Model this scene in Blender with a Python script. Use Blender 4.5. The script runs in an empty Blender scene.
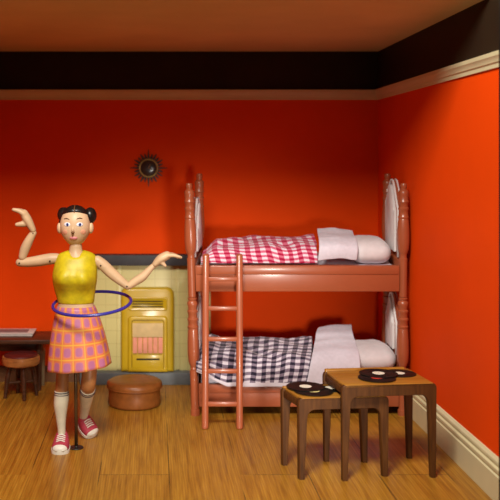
import bpy, bmesh, math, random
from mathutils import Vector, Matrix, noise
random.seed(7)
PI = math.pi
C = bpy.context.scene.collection
F, CX, CY, H = 900.0, 155.0, 160.0, 1.895      # focal length in px, principal point, eye height


def P(x, y, Y):
    return Vector(((x - CX) / F * Y, Y, H - (y - CY) / F * Y))


def FL(x, y, z=0.0):
    Y = (H - z) * F / (y - CY)
    return Vector(((x - CX) / F * Y, Y, z))


# ------------------------------------------------------------------ materials
class NT:
    def __init__(s, name):
        s.m = bpy.data.materials.new(name)
        s.m.use_nodes = True
        s.n = s.m.node_tree.nodes
        s.l = s.m.node_tree.links
        s.b = s.n['Principled BSDF']

    def node(s, t, **kw):
        n = s.n.new(t)
        for k, v in kw.items():
            setattr(n, k, v)
        return n

    def math(s, op, a, b=None, c=None):
        n = s.node('ShaderNodeMath', operation=op)
        for i, v in enumerate((a, b, c)):
            if v is None:
                continue
            if isinstance(v, (int, float)):
                n.inputs[i].default_value = v
            else:
                s.l.new(v, n.inputs[i])
        return n.outputs[0]

    def mix(s, fac, a, b, blend='MIX'):
        n = s.node('ShaderNodeMix', data_type='RGBA', blend_type=blend)
        for i, v in ((0, fac), (6, a), (7, b)):
            if isinstance(v, (int, float)):
                n.inputs[i].default_value = v
            elif isinstance(v, tuple):
                n.inputs[i].default_value = (*v[:3], 1)
            else:
                s.l.new(v, n.inputs[i])
        return n.outputs[2]

    def obj(s, scale=(1, 1, 1), loc=(0, 0, 0), kind='Object'):
        tc = s.node('ShaderNodeTexCoord')
        mp = s.node('ShaderNodeMapping')
        mp.inputs['Scale'].default_value = scale
        mp.inputs['Location'].default_value = loc
        s.l.new(tc.outputs[kind], mp.inputs['Vector'])
        return mp.outputs[0]

    def noise(s, vec, scale=5, detail=4, rough=.5):
        n = s.node('ShaderNodeTexNoise')
        n.inputs['Scale'].default_value = scale
        n.inputs['Detail'].default_value = detail
        n.inputs['Roughness'].default_value = rough
        s.l.new(vec, n.inputs['Vector'])
        return n.outputs['Fac']

    def ramp(s, fac, stops):
        n = s.node('ShaderNodeValToRGB')
        e = n.color_ramp.elements
        while len(e) < len(stops):
            e.new(.5)
        for k, (p, c) in enumerate(stops):
            e[k].position = p
            e[k].color = (*c, 1) if len(c) == 3 else c
        s.l.new(fac, n.inputs[0])
        return n.outputs[0]

    def base(s, v):
        if isinstance(v, tuple):
            s.b.inputs['Base Color'].default_value = (*v, 1)
        else:
            s.l.new(v, s.b.inputs['Base Color'])

    def bump(s, h, strength=.2, dist=.01):
        n = s.node('ShaderNodeBump')
        n.inputs['Strength'].default_value = strength
        n.inputs['Distance'].default_value = dist
        s.l.new(h, n.inputs['Height'])
        s.l.new(n.outputs[0], s.b.inputs['Normal'])

    def set(s, rough=.5, spec=.5, coat=0, metal=0, sheen=0, sss=0):
        i = s.b.inputs
        i['Roughness'].default_value = rough
        i['Specular IOR Level'].default_value = spec
        i['Coat Weight'].default_value = coat
        i['Coat Roughness'].default_value = .15
        i['Metallic'].default_value = metal
        i['Sheen Weight'].default_value = sheen
        if sss:
            i['Subsurface Weight'].default_value = sss
            i['Subsurface Radius'].default_value = (.02, .01, .005)
        return s.m


def plain(name, col, rough=.5, spec=.5, var=.12, nscale=12, bump=.05, **kw):
    t = NT(name)
    f = t.noise(t.obj(), nscale)
    d = tuple(c * (1 - var) for c in col)
    u = tuple(min(1, c * (1 + var)) for c in col)
    t.base(t.ramp(f, [(.3, d), (.7, u)]))
    if bump:
        t.bump(f, bump, .004)
    return t.set(rough, spec, **kw)


def wood(name, dark, mid, light, scale=(3, 40, 40), rough=.4, coat=.1):
    t = NT(name)
    v = t.obj(scale)
    f = t.noise(v, 1.3, 6, .6)
    t.base(t.ramp(f, [(.28, dark), (.5, mid), (.75, light)]))
    t.bump(f, .06, .003)
    return t.set(rough, .25, coat)


def mat_floor():
    t = NT('floor_planks')
    tc = t.node('ShaderNodeTexCoord')
    sep = t.node('ShaderNodeSeparateXYZ')
    t.l.new(tc.outputs['Object'], sep.inputs[0])
    com = t.node('ShaderNodeCombineXYZ')
    t.l.new(t.math('ADD', sep.outputs[1], .28), com.inputs[0])
    t.l.new(t.math('ADD', sep.outputs[0], 5 * .42 - 1.345), com.inputs[1])
    br = t.node('ShaderNodeTexBrick', offset=.37, offset_frequency=2)
    br.inputs['Scale'].default_value = 1
    br.inputs['Mortar Size'].default_value = .0035
    br.inputs['Mortar Smooth'].default_value = .3
    br.inputs['Brick Width'].default_value = 1.9
    br.inputs['Row Height'].default_value = .42
    br.inputs['Color1'].default_value = (0, 0, 0, 1)
    br.inputs['Color2'].default_value = (1, 1, 1, 1)
    br.inputs['Mortar'].default_value = (.5, .5, .5, 1)
    t.l.new(com.outputs[0], br.inputs['Vector'])
    mp = t.node('ShaderNodeMapping')
    mp.inputs['Scale'].default_value = (34, 1.4, 1)
    t.l.new(tc.outputs['Object'], mp.inputs['Vector'])
    off = t.node('ShaderNodeVectorMath', operation='ADD')
    t.l.new(mp.outputs[0], off.inputs[0])
    t.l.new(br.outputs['Color'], off.inputs[1])
    g = t.noise(off.outputs[0], 1.6, 5, .6)
    mp2 = t.node('ShaderNodeMapping')
    mp2.inputs['Scale'].default_value = (5, .5, 1)
    t.l.new(tc.outputs['Object'], mp2.inputs['Vector'])
    wv = t.node('ShaderNodeTexWave', wave_type='BANDS', bands_direction='X')
    wv.inputs['Scale'].default_value = 4.2
    wv.inputs['Distortion'].default_value = 5.5
    wv.inputs['Detail'].default_value = 2
    wv.inputs['Detail Scale'].default_value = .8
    t.l.new(mp2.outputs[0], wv.inputs['Vector'])
    col = t.ramp(g, [(.30, (.21, .086, .007)), (.5, (.40, .195, .018)), (.72, (.56, .30, .038))])
    col = t.mix(t.math('MULTIPLY', wv.outputs['Fac'], .38), col, (.19, .065, .006))
    tone = t.ramp(br.outputs['Color'], [(0, (.80, .76, .72)), (1, (1.1, 1.12, 1.12))])
    col = t.mix(1.0, col, tone, 'MULTIPLY')
    big = t.noise(t.obj(), 1.1, 2)
    col = t.mix(t.math('MULTIPLY', big, .35), col, (.32, .11, .010))
    gap = t.noise(t.obj(), 1.7, 1)
    gm = t.math('MULTIPLY', br.outputs['Fac'], t.ramp(gap, [(.42, (0.05,) * 3), (.56, (1,) * 3)]))
    col = t.mix(t.math('MULTIPLY', gm, .85), col, (.03, .012, .004))
    t.base(col)
    t.bump(t.math('SUBTRACT', g, gm), .12, .004)
    return t.set(.42, .4, .06)


def mat_gingham(name, dark, mid, white, nu, nv, hem=0.0):
    """two woven stripes crossing: uses the cloth's own UV (metres)"""
    t = NT(name)
    uv = t.node('ShaderNodeTexCoord')
    sep = t.node('ShaderNodeSeparateXYZ')
    t.l.new(uv.outputs['UV'], sep.inputs[0])
    wob = t.math('MULTIPLY', t.math('SUBTRACT', t.noise(t.obj(), 6, 2), .5), .02)
    a = t.math('GREATER_THAN', t.math('FRACT', t.math('DIVIDE', t.math('ADD', sep.outputs[0], wob), nu)), .5)
    wo2 = t.math('MULTIPLY', t.math('SUBTRACT', t.noise(t.obj((2.2, 1, 1), (3, 1, 2)), 1.9, 1), .5), .13)
    b = t.math('GREATER_THAN', t.math('FRACT', t.math('DIVIDE', t.math('ADD', sep.outputs[1], wo2), nv)), .5)
    s = t.math('MULTIPLY', t.math('ADD', a, b), .5)
    th = t.noise(t.obj((1, 1, 1)), 260, 2)
    s2 = t.math('ADD', s, t.math('MULTIPLY', t.math('SUBTRACT', th, .5), .35))
    col = t.ramp(s2, [(.08, white), (.38, mid), (.62, mid), (.95, dark)])
    if hem:
        hm = t.math('LESS_THAN', sep.outputs[1], hem)
        col = t.mix(hm, col, white)
    t.base(col)
    t.bump(th, .15, .003)
    return t.set(.85, .15, sheen=.2)


def mat_skirt():
    t = NT('plaid_skirt_cloth')
    uv = t.node('ShaderNodeTexCoord')
    sep = t.node('ShaderNodeSeparateXYZ')
    t.l.new(uv.outputs['UV'], sep.inputs[0])
    fu = t.math('FRACT', t.math('MULTIPLY', sep.outputs[0], 1))
    fv = t.math('FRACT', t.math('MULTIPLY', sep.outputs[1], 1))
    du = t.math('ABSOLUTE', t.math('SUBTRACT', fu, .5))
    dv = t.math('ABSOLUTE', t.math('SUBTRACT', fv, .5))
    # squarish purple blobs in the middle of each cell
    r = t.math('POWER', t.math('ADD', t.math('POWER', du, 3), t.math('POWER', dv, 3)), .3333)
    blob = t.ramp(r, [(.25, (1,) * 3), (.36, (0,) * 3)])
    eu = t.ramp(du, [(.44, (0,) * 3), (.48, (1,) * 3)])
    ev = t.ramp(dv, [(.44, (0,) * 3), (.48, (1,) * 3)])
    n = t.noise(t.obj(), 30, 3)
    col = t.ramp(n, [(.3, (.60, .17, .11)), (.7, (.68, .23, .16))])
    bu = t.ramp(du, [(.30, (0,) * 3), (.36, (1,) * 3)])
    bv = t.ramp(dv, [(.30, (0,) * 3), (.36, (1,) * 3)])
    col = t.mix(t.math('MULTIPLY', t.math('MAXIMUM', bu, bv), .65), col, (.68, .19, .04))
    col = t.mix(t.math('MULTIPLY', t.math('MAXIMUM', eu, ev), .85), col, (.74, .40, .04))
    col = t.mix(t.math('MULTIPLY', blob, .85), col, (.40, .13, .29))
    t.base(col)
    return t.set(.45, .35, .05)


def mat_tiles():
    t = NT('cream_tiles')
    tc = t.node('ShaderNodeTexCoord')
    sep = t.node('ShaderNodeSeparateXYZ')
    t.l.new(tc.outputs['Object'], sep.inputs[0])
    com = t.node('ShaderNodeCombineXYZ')
    t.l.new(sep.outputs[0], com.inputs[0])
    t.l.new(sep.outputs[2], com.inputs[1])
    br = t.node('ShaderNodeTexBrick', offset=0)
    br.inputs['Scale'].default_value = 1
    br.inputs['Mortar Size'].default_value = .004
    br.inputs['Brick Width'].default_value = .14
    br.inputs['Row Height'].default_value = .11
    br.inputs['Color1'].default_value = (.60, .53, .22, 1)
    br.inputs['Color2'].default_value = (.57, .50, .205, 1)
    br.inputs['Mortar'].default_value = (.52, .45, .18, 1)
    t.l.new(com.outputs[0], br.inputs['Vector'])
    t.base(br.outputs['Color'])
    return t.set(.35, .4)


M = {}
M['red_wall'] = plain('red_wall_paint', (.82, .066, .0022), .65, .06, .05, 1.5, .02)
M['black'] = plain('dark_frieze_paint', (.017, .009, .003), .6, .3, .2, 3, .02)
M['ceiling'] = plain('tan_ceiling_paint', (.70, .56, .26), .7, .2, .06, 2, .02)
M['cream'] = plain('cream_gloss_trim', (.66, .59, .36), .35, .4, .05, 4, .02)
M['shaded_trim'] = plain('shaded_cream_skirting', (.14, .055, .02), .5, .3)  # cream skirting coloured brown to stand in for its shade
M['frame'] = plain('black_front_frame', (.006, .006, .006), .6, .2, .1)
M['floor'] = mat_floor()
M['pink'] = plain('salmon_plastic', (.36, .088, .034), .34, .5, .04, 5, .02, coat=.25, sss=.05)
M['white_cloth'] = plain('white_cloth', (.66, .62, .71), .85, .15, .05, 40, .1, sheen=.2)
M['white_pad'] = plain('white_padding', (.74, .69, .69), .7, .2, .06, 20, .1)
M['pillow'] = plain('off_white_pillow', (.68, .63, .66), .8, .2, .06, 18, .1, sheen=.2)
M['ging_red'] = mat_gingham('red_gingham', (.36, .004, .045), (.56, .12, .20), (.68, .61, .69), .082, .050)
M['ging_black'] = mat_gingham('black_gingham', (.018, .014, .03), (.20, .16, .22), (.66, .61, .69), .088, .052, .055)
M['teak'] = wood('teak_shaded_side', (.040, .013, .0025), (.080, .027, .005), (.125, .045, .009), (30, 30, 3), .55, 0)  # same teak as the tops, darkened in colour for the shaded fronts and legs
M['teak_top'] = wood('teak_lit_top', (.22, .085, .010), (.33, .140, .018), (.41, .195, .032), (3, 40, 40), .38, .15)  # same teak, brighter in colour because the tops catch the light
M['vinyl'] = plain('black_vinyl', (.005, .005, .0045), .42, .2, .1, 10, 0)
M['label_w'] = plain('cream_label_paper', (.75, .70, .58), .6, .3, .05)
M['label_r'] = plain('red_label_paper', (.62, .045, .025), .6, .3, .15, 60)
M['label_y'] = plain('yellow_label_paper', (.70, .60, .25), .6, .3, .1)
M['skin'] = plain('painted_skin_wood', (.58, .38, .22), .45, .4, .10, 14, .05)
M['skin_leg'] = plain('bare_leg_wood', (.36, .15, .05), .45, .4, .15, 14, .05)
M['face'] = plain('painted_face', (.68, .45, .27), .45, .4, .06, 10, .03)
M['hair'] = plain('black_painted_hair', (.010, .007, .006), .35, .5, .2, 30, .1)
M['yellow'] = plain('yellow_painted_blouse', (.58, .45, .010), .45, .35, .16, 26, .3)
M['skirt'] = mat_skirt()
M['sock'] = plain('grey_white_sock', (.62, .56, .42), .6, .3, .08, 20, .05)
M['stripe'] = plain('navy_sock_band', (.06, .05, .08), .6, .3)
M['shoe'] = plain('raspberry_canvas', (.42, .045, .075), .6, .3, .12, 30, .1)
M['rubber'] = plain('white_rubber', (.74, .70, .60), .5, .4, .05)
M['eye_w'] = plain('eye_white', (.78, .78, .85), .35, .5, .03)
M['iris'] = plain('blue_iris', (.02, .03, .16), .35, .5, .03)
M['brow'] = plain('brown_brow', (.12, .06, .03), .6, .3)
M['lip'] = plain('pink_lips', (.75, .26, .28), .4, .4, .05)
M['nose'] = plain('dark_nose_brown', (.20, .09, .035), .5, .3)
M['cheek'] = plain('rosy_cheek', (.80, .38, .24), .5, .3)
M['joint'] = plain('dark_joint', (.05, .03, .02), .5, .3)
M['hoop'] = plain('blue_hoop_plastic', (.035, .03, .30), .3, .5, .05, coat=.3)
M['rod'] = plain('dark_bronze_rod', (.10, .055, .02), .4, .5, .1, metal=.4)
M['base'] = plain('dark_stand_base', (.015, .010, .008), .45, .4)
M['leather'] = plain('brown_leather', (.23, .072, .014), .4, .4, .2, 16, .15)
M['stoolwood'] = wood('stool_rim_wood', (.22, .08, .02), (.38, .15, .04), (.5, .22, .06), (8, 8, 40))
M['darkwood'] = wood('dark_furniture_wood', (.03, .012, .006), (.07, .026, .012), (.12, .045, .018), (6, 30, 30))
M['seat_red'] = plain('dark_red_seat', (.10, .012, .010), .5, .4, .15)
M['greyleg'] = plain('grey_brown_leg', (.24, .17, .09), .5, .3)
M['paper'] = plain('pale_cover_paper', (.62, .56, .52), .6, .3, .06)
M['paper_dark'] = plain('printed_panel_ink', (.22, .15, .15), .6, .3, .3, 25)
M['tiles'] = mat_tiles()
M['mantel'] = plain('dark_grey_slate', (.045, .043, .048), .55, .3, .15)
M['hearth'] = plain('blue_grey_hearth', (.115, .125, .13), .5, .3, .1)
M['enamel'] = plain('yellow_enamel', (.48, .31, .008), .38, .4, .05, coat=.2)
M['brass'] = plain('aged_brass', (.34, .24, .07), .35, .5, .15, metal=.7)
M['bronze'] = plain('dark_bronze', (.035, .022, .010), .5, .4, .2)
M['clockface'] = plain('clock_dark_glass', (.05, .028, .02), .2, .5, .2, 30, 0)
M['radiant_up'] = plain('beige_fireclay', (.58, .42, .20), .7, .2)
M['radiant_low'] = plain('pink_fireclay', (.68, .27, .18), .7, .2)
M['slot'] = plain('dark_slot', (.02, .015, .006), .6, .2)


# ------------------------------------------------------------------ mesh helpers
def build(name, bm, m, parent=None, smooth=True, sub=0):
    bmesh.ops.recalc_face_normals(bm, faces=bm.faces)
    me = bpy.data.meshes.new(name)
    for f in bm.faces:
        f.smooth = smooth
    bm.to_mesh(me)
    bm.free()
    o = bpy.data.objects.new(name, me)
    C.objects.link(o)
    if m:
        me.materials.append(m)
    if parent:
        o.parent = parent
        o.matrix_parent_inverse = Matrix.Translation(-parent.location)
    if sub:
        s = o.modifiers.new('subdivision', 'SUBSURF')
        s.levels = s.render_levels = sub
    return o


def flat(o, ang=35):
    """smooth shading with crisp edges over the angle"""
    bm = bmesh.new()
    bm.from_mesh(o.data)
    for e in bm.edges:
        if len(e.link_faces) == 2 and e.calc_face_angle(0) > math.radians(ang):
            e.smooth = False
    bm.to_mesh(o.data)
    bm.free()
    return o


def empty(name, loc):
    o = bpy.data.objects.new(name, None)
    o.empty_display_size = .05
    C.objects.link(o)
    o.location = loc
    return o


def tag(o, label, cat, group=None):
    o['label'] = label
    o['category'] = cat
    if group:
        o['group'] = group
    return o


def struct(o):
    o['kind'] = 'structure'
    return o


def box(bm, x0, x1, y0, y1, z0, z1, bev=0.0, seg=2, fn=None):
    r = bmesh.ops.create_cube(bm, size=1)
    vs = r['verts']
    for v in vs:
        v.co = Vector((x0 + (v.co.x + .5) * (x1 - x0), y0 + (v.co.y + .5) * (y1 - y0), z0 + (v.co.z + .5) * (z1 - z0)))
    if bev:
        es = list({e for v in vs for e in v.link_edges})
        bmesh.ops.bevel(bm, geom=es, offset=bev, segments=seg, profile=.5, affect='EDGES')
    return bm


def boxo(name, m, parent, *a, bev=.004, seg=2):
    bm = bmesh.new()
    box(bm, *a, bev=bev, seg=seg)
    return flat(build(name, bm, m, parent))


def loft(bm, rings, cap=True, closed=True, uvs=None):
    """rings: lists of Vectors of equal length"""
    R = [[bm.verts.new(p) for p in r] for r in rings]
    n = len(R[0])
    uvl = bm.loops.layers.uv.verify() if uvs else None
    for i in range(len(R) - 1):
        for j in range(n if closed else n - 1):
            k = (j + 1) % n
            f = bm.faces.new((R[i][j], R[i][k], R[i + 1][k], R[i + 1][j]))
            if uvs:
                for lp, (a, b) in zip(f.loops, ((i, j), (i, j + 1), (i + 1, j + 1), (i + 1, j))):
                    lp[uvl].uv = uvs(a, b)
    if cap and closed:
        bm.faces.new(R[0][::-1])
        bm.faces.new(R[-1])
    return bm


def tube(bm, pts, radii, n=14, cap=True, squash=None, up=None):
    """round loft along a polyline with a radius per point (squash: second radius factor)"""
    pts = [Vector(p) for p in pts]
    if isinstance(radii, (int, float)):
        radii = [radii] * len(pts)
    rings = []
    ref = Vector(up) if up else Vector((.13, .9, .3))
    for i, p in enumerate(pts):
        d = (pts[min(i + 1, len(pts) - 1)] - pts[max(i - 1, 0)]).normalized()
        a = d.cross(ref)
        if a.length < 1e-4:
            a = d.cross(Vector((1, 0, 0)))
        a.normalize()
        b = a.cross(d).normalized()
        sq = squash if squash else 1
        rings.append([p + a * math.cos(2 * PI * j / n) * radii[i] + b * math.sin(2 * PI * j / n) * radii[i] * sq for j in range(n)])
    return loft(bm, rings, cap)


def smoothpts(pts, rad, k=6):
    """Catmull-Rom refinement of points and radii"""
    pts = [Vector(p) for p in pts]
    P_, R_ = [], []
    n = len(pts)
    for i in range(n - 1):
        p0, p1, p2, p3 = pts[max(i - 1, 0)], pts[i], pts[i + 1], pts[min(i + 2, n - 1)]
        r0, r1, r2, r3 = rad[max(i - 1, 0)], rad[i], rad[i + 1], rad[min(i + 2, n - 1)]
        for q in range(k):
            t = q / k
            f = lambda a, b, c, d: .5 * ((2 * b) + (c - a) * t + (2 * a - 5 * b + 4 * c - d) * t * t + (3 * b - a - 3 * c + d) * t ** 3)
            P_.append(f(p0, p1, p2, p3))
            R_.append(f(r0, r1, r2, r3))
    P_.append(pts[-1])
    R_.append(rad[-1])
    return P_, R_


def roundends(pts, radii, k=4):
    """hemispherical ends on a tube path"""
    a, b = pts[0], pts[-1]
    da = (pts[0] - pts[1]).normalized()
    db = (pts[-1] - pts[-2]).normalized()
    A = [a + da * radii[0] * math.sin(PI / 2 * t / k) * .98 for t in range(k, 0, -1)]
    RA = [max(radii[0] * math.cos(PI / 2 * t / k), radii[0] * .08) for t in range(k, 0, -1)]
    B = [b + db * radii[-1] * math.sin(PI / 2 * t / k) * .98 for t in range(1, k + 1)]
    RB = [max(radii[-1] * math.cos(PI / 2 * t / k), radii[-1] * .08) for t in range(1, k + 1)]
    return A + list(pts) + B, RA + list(radii) + RB


def limb(name, m, parent, pts, rad, k=6, squash=None, up=None):
    p, r = smoothpts(pts, rad, k)
    p, r = roundends(p, r)
    bm = bmesh.new()
    tube(bm, p, r, 18, True, squash, up)
    return build(name, bm, m, parent)


def lathe(bm, prof, n=32, cx=0, cy=0, fn=None):
    rings = []
    for r, z in prof:
        rings.append([Vector((cx + r * math.cos(2 * PI * j / n), cy + r * math.sin(2 * PI * j / n), z)) for j in range(n)])
    return loft(bm, rings)


def ellipsoid(bm, c, rx, ry, rz, nu=28, nv=18, fn=None):
    r = bmesh.ops.create_uvsphere(bm, u_segments=nu, v_segments=nv, radius=1)
    for v in r['verts']:
        q = v.co.copy()
        if fn:
            q = fn(q)
        v.co = Vector(c) + Vector((q.x * rx, q.y * ry, q.z * rz))
    return bm


# ------------------------------------------------------------------ room
WB, WR, WL, ZC, YF = 7.717, 1.912, -1.62, 2.825, 4.62
YC = 5.12                                    # the ceiling's front edge
Z1, Z2 = 2.41, 2.495                         # cornice
struct(boxo('floor', M['floor'], None, WL - .05, WR + .05, YF - .9, WB + .05, -.06, 0, bev=0))
struct(boxo('ceiling', M['ceiling'], None, WL - .05, WR + .05, YC, WB + .05, ZC, ZC + .05, bev=0))
struct(boxo('wall_back', M['red_wall'], None, WL - .05, WR + .05, WB, WB + .06, 0, Z1 + .02, bev=0))
struct(boxo('wall_right', M['red_wall'], None, WR, WR + .06, YF, WB, 0, Z1 + .02, bev=0))
struct(boxo('wall_left', M['red_wall'], None, WL - .06, WL, YC, WB, 0, Z1 + .02, bev=0))
struct(boxo('trim_1', M['black'], None, WL - .05, WR + .05, WB, WB + .06, Z1 + .02, ZC, bev=0))
struct(boxo('trim_2', M['black'], None, WR, WR + .06, YF, WB, Z1 + .02, ZC, bev=0))
struct(boxo('trim_3', M['black'], None, WL - .06, WL, YC, WB, Z1 + .02, ZC, bev=0))


def moulding(name, prof, a, b, inward, m):
    """prof: (out, z) closed outline swept from a to b"""
    bm = bmesh.new()
    inward = Vector(inward)
    rings = [[Vector(p) + inward * o + Vector((0, 0, z)) for o, z in prof] for p in (a, b)]
    loft(bm, rings)
    return struct(flat(build(name, bm, m), 25))


corn = [(0, Z1), (.012, Z1), (.014, Z1 + .022), (.022, Z1 + .030), (.026, Z1 + .048), (.036, Z1 + .062), (.038, Z2), (0, Z2)]
moulding('trim_4', corn, (WL, WB, 0), (WR, WB, 0), (0, -1, 0), M['cream'])
moulding('trim_5', corn, (WR, YF, 0), (WR, WB, 0), (-1, 0, 0), M['cream'])
basep = [(0, 0), (.030, 0), (.030, .148), (.020, .153), (.020, .163), (.027, .170), (.027, .186), (.013, .192), (.013, .203), (.019, .210), (.017, .222), (.006, .238), (0, .241)]
moulding('baseboard_right', basep, (WR, YF, 0), (WR, WB, 0), (-1, 0, 0), M['cream'])
basel = [(o, z * .55) for o, z in basep]
moulding('baseboard_back', basel, (WL, WB, 0), (WR, WB, 0), (0, -1, 0), M['shaded_trim'])
# dark jamb of the opening the room is looked into through
jx = (498.6 - CX) / F * 4.62
struct(boxo('trim_6', M['frame'], None, jx, jx + .25, 4.52, 4.62, -.06, ZC + .3, bev=.003))

# ------------------------------------------------------------------ fireplace, heater, clock
fx0, fx1 = P(84, 0, 7.64).x, P(211, 0, 7.64).x
fp = tag(empty('fireplace', ((fx0 + fx1) / 2, 7.68, 0)), 'cream tiled fireplace with a dark grey mantel shelf on the red back wall', 'fireplace')
boxo('tiled_surround', M['tiles'], fp, fx0, fx1, 7.675, WB - .001, .0, 1.002, bev=.004)
boxo('pilaster', M['tiles'], fp, P(116.5, 0, 7.64).x, P(121, 0, 7.64).x, 7.665, 7.676, .11, 1.0, bev=.003)
boxo('pilaster', M['tiles'], fp, P(176, 0, 7.64).x, P(180, 0, 7.64).x, 7.665, 7.676, .11, 1.0, bev=.003)
boxo('mantel_shelf', M['mantel'], fp, fx0 - .05, fx1 + .03, 7.60, WB - .001, 1.002, 1.092, bev=.006)
boxo('hearth', M['hearth'], fp, fx0 - .03, fx1 + .02, 7.575, WB - .001, .0, .102, bev=.006)

hy = 7.66
HX = lambda x: P(x, 0, 7.60).x
HZ = lambda y: P(0, y, 7.60).z
ht = tag(empty('gas_heater', (HX(147.5), 7.64, HZ(374))), 'yellow enamel gas heater with pink and beige radiant panel in the tiled fireplace', 'heater')


def roundrect(x0, x1, z0, z1, r, rb=None, k=6):
    rb = r if rb is None else rb
    pts = []
    for cx_, cz_, a0, rr in ((x1 - r, z1 - r, 0, r), (x0 + r, z1 - r, 90, r), (x0 + rb, z0 + rb, 180, rb), (x1 - rb, z0 + rb, 270, rb)):
        for q in range(k + 1):
            a = math.radians(a0 + 90 * q / k)
            pts.append((cx_ + rr * math.cos(a), cz_ + rr * math.sin(a)))
    return pts


def panel(name, m, parent, x0, x1, z0, z1, yf, yb, r, rb=.004, edge=.012, dish=None):
    """rounded panel with a softened front edge; dish = (border, depth) sinks the middle"""
    bm = bmesh.new()
    R = []
    o = roundrect(x0, x1, z0, z1, r, rb)
    cx_, cz_ = (x0 + x1) / 2, (z0 + z1) / 2
    w, h = (x1 - x0) / 2, (z1 - z0) / 2

    def ring(ins, y):
        return [Vector((cx_ + (px - cx_) * (1 - ins / w), y, cz_ + (pz - cz_) * (1 - ins / h))) for px, pz in o]
    R.append(ring(0, yb))
    R.append(ring(0, yf + edge))
    R.append(ring(edge * .3, yf + edge * .3))
    R.append(ring(edge, yf))
    if dish:
        bd, dp = dish
        R.append(ring(bd, yf))
        R.append(ring(bd + .006, yf + dp))
    loft(bm, R)
    return flat(build(name, bm, m, parent), 50)


panel('casing', M['enamel'], ht, HX(121), HX(174), HZ(372.4), HZ(288), 7.605, 7.675, .06, .004, .022)
panel('top_grille', M['enamel'], ht, HX(128), HX(167.5), HZ(311), HZ(297), 7.598, 7.62, .02, .02, .008, (.012, .006))
for k in range(3):
    boxo('slot', M['slot'], ht, HX(132), HX(163), 7.594, 7.61, HZ(306.5 - k * 2.6) - .003, HZ(306.5 - k * 2.6) + .003, bev=.001)
bm = bmesh.new()
panel('door_frame', M['enamel'], ht, HX(128), HX(167.5), HZ(371.8), HZ(316), 7.58, 7.62, .03, .004, .012, (.028, .020))
boxo('radiant', M['radiant_up'], ht, HX(132.5), HX(163), 7.588, 7.602, HZ(337), HZ(323), bev=.003)
for k in range(6):
    x0 = HX(132.5 + 30.5 * k / 6 + .3)
    x1 = HX(132.5 + 30.5 * (k + 1) / 6 - .3)
    boxo('radiant', M['radiant_low'], ht, x0, x1, 7.584, 7.602, HZ(353), HZ(337.3), bev=.004)
boxo('control_panel', M['enamel'], ht, HX(132.5), HX(163), 7.582, 7.602, HZ(370.5), HZ(354.5), bev=.004)
boxo('vent', M['slot'], ht, HX(136.5), HX(159.5), 7.579, 7.59, HZ(359.6), HZ(358), bev=.001)
boxo('shaded_gap', M['slot'], ht, HX(132), HX(164), 7.586, 7.62, HZ(372.4), HZ(369.8), bev=.001)  # dark strip standing in for the shaded gap at the heater's bottom

ck = tag(empty('sunburst_clock', P(148.5, 168, WB)), 'dark bronze sunburst clock with a brass ring hanging on the red back wall', 'clock')
cc = P(148.5, 168, WB - .03)
px = 7.69 / F


def disc_y(bm, prof, c, n=40):
    rings = [[Vector((c.x + r * math.cos(2 * PI * j / n), y, c.z + r * math.sin(2 * PI * j / n))) for j in range(n)] for r, y in prof]
    return loft(bm, rings)


bm = bmesh.new()
disc_y(bm, [(.02, WB - .001), (9.5 * px, WB - .001), (9.5 * px, WB - .022), (7.5 * px, WB - .030), (.02, WB - .032)], cc)
build('dial', bm, M['clockface'], ck)
bm = bmesh.new()
n = 48
R = []
for q in range(13):
    a = 2 * PI * q / 12
    R.append([Vector((cc.x + (8.9 * px + 1.1 * px * math.cos(a)) * math.cos(2 * PI * j / n), WB - .026 + 1.1 * px * math.sin(a),
                      cc.z + (8.9 * px + 1.1 * px * math.cos(a)) * math.sin(2 * PI * j / n))) for j in range(n)])
loft(bm, R, cap=False)
bmesh.ops.remove_doubles(bm, verts=bm.verts, dist=1e-5)
build('ring', bm, M['brass'], ck)
for k in range(24):
    a = 2 * PI * k / 24
    big = k % 6 == 0
    L = (18.5 if big else (16 if k % 2 == 0 else 14.5)) * px
    d = Vector((math.cos(a), 0, math.sin(a)))
    s_ = Vector((-math.sin(a), 0, math.cos(a)))
    w = 1.5 * px if not big else 1.1 * px
    bm = bmesh.new()
    c0 = Vector((cc.x, WB - .012, cc.z))
    A = [c0 + d * 8 * px + s_ * w + Vector((0, e, 0)) for e in (-.006, .006)]
    B = [c0 + d * 8 * px - s_ * w + Vector((0, e, 0)) for e in (.006, -.006)]
    T = [c0 + d * L + s_ * w * q + Vector((0, e, 0)) for q, e in ((.25, -.002), (.25, .002), (-.25, .002), (-.25, -.002))]
    loft(bm, [A + B, T])
    build('ray', bm, M['bronze'], ck, smooth=False)
for ang, L in ((62, 4.8), (-25, 6.4)):
    a = math.radians(ang)
    bm = bmesh.new()
    tube(bm, [(cc.x, WB - .036, cc.z), (cc.x + L * px * math.cos(a), WB - .036, cc.z + L * px * math.sin(a))], [.0035, .0018], 8)
    build('clock_hand', bm, M['brass'], ck)

# ------------------------------------------------------------------ left table, booklet, stool, pouffe
tx1 = P(50, 0, 7.3).x
tb = tag(empty('side_table', (-1.2, 7.42, 0)), 'dark wooden table by the back wall behind the round stool', 'table')
zt = .434
boxo('tabletop', M['darkwood'], tb, -1.585, tx1, 7.30, 7.69, zt - .035, zt, bev=.008)
boxo('apron', M['darkwood'], tb, -1.54, tx1 - .07, 7.42, 7.64, zt - .115, zt - .034, bev=.004)
for x, y in ((tx1 - .095, 7.58), (tx1 - .10, 7.40), (-1.53, 7.58), (-1.53, 7.40)):
    bm = bmesh.new()
    tube(bm, [(x, y, zt - .04), (x, y, 0)], [.026, .018], 12)
    flat(build('leg', bm, M['greyleg'] if y > 7.4 else M['darkwood'], tb))

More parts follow.
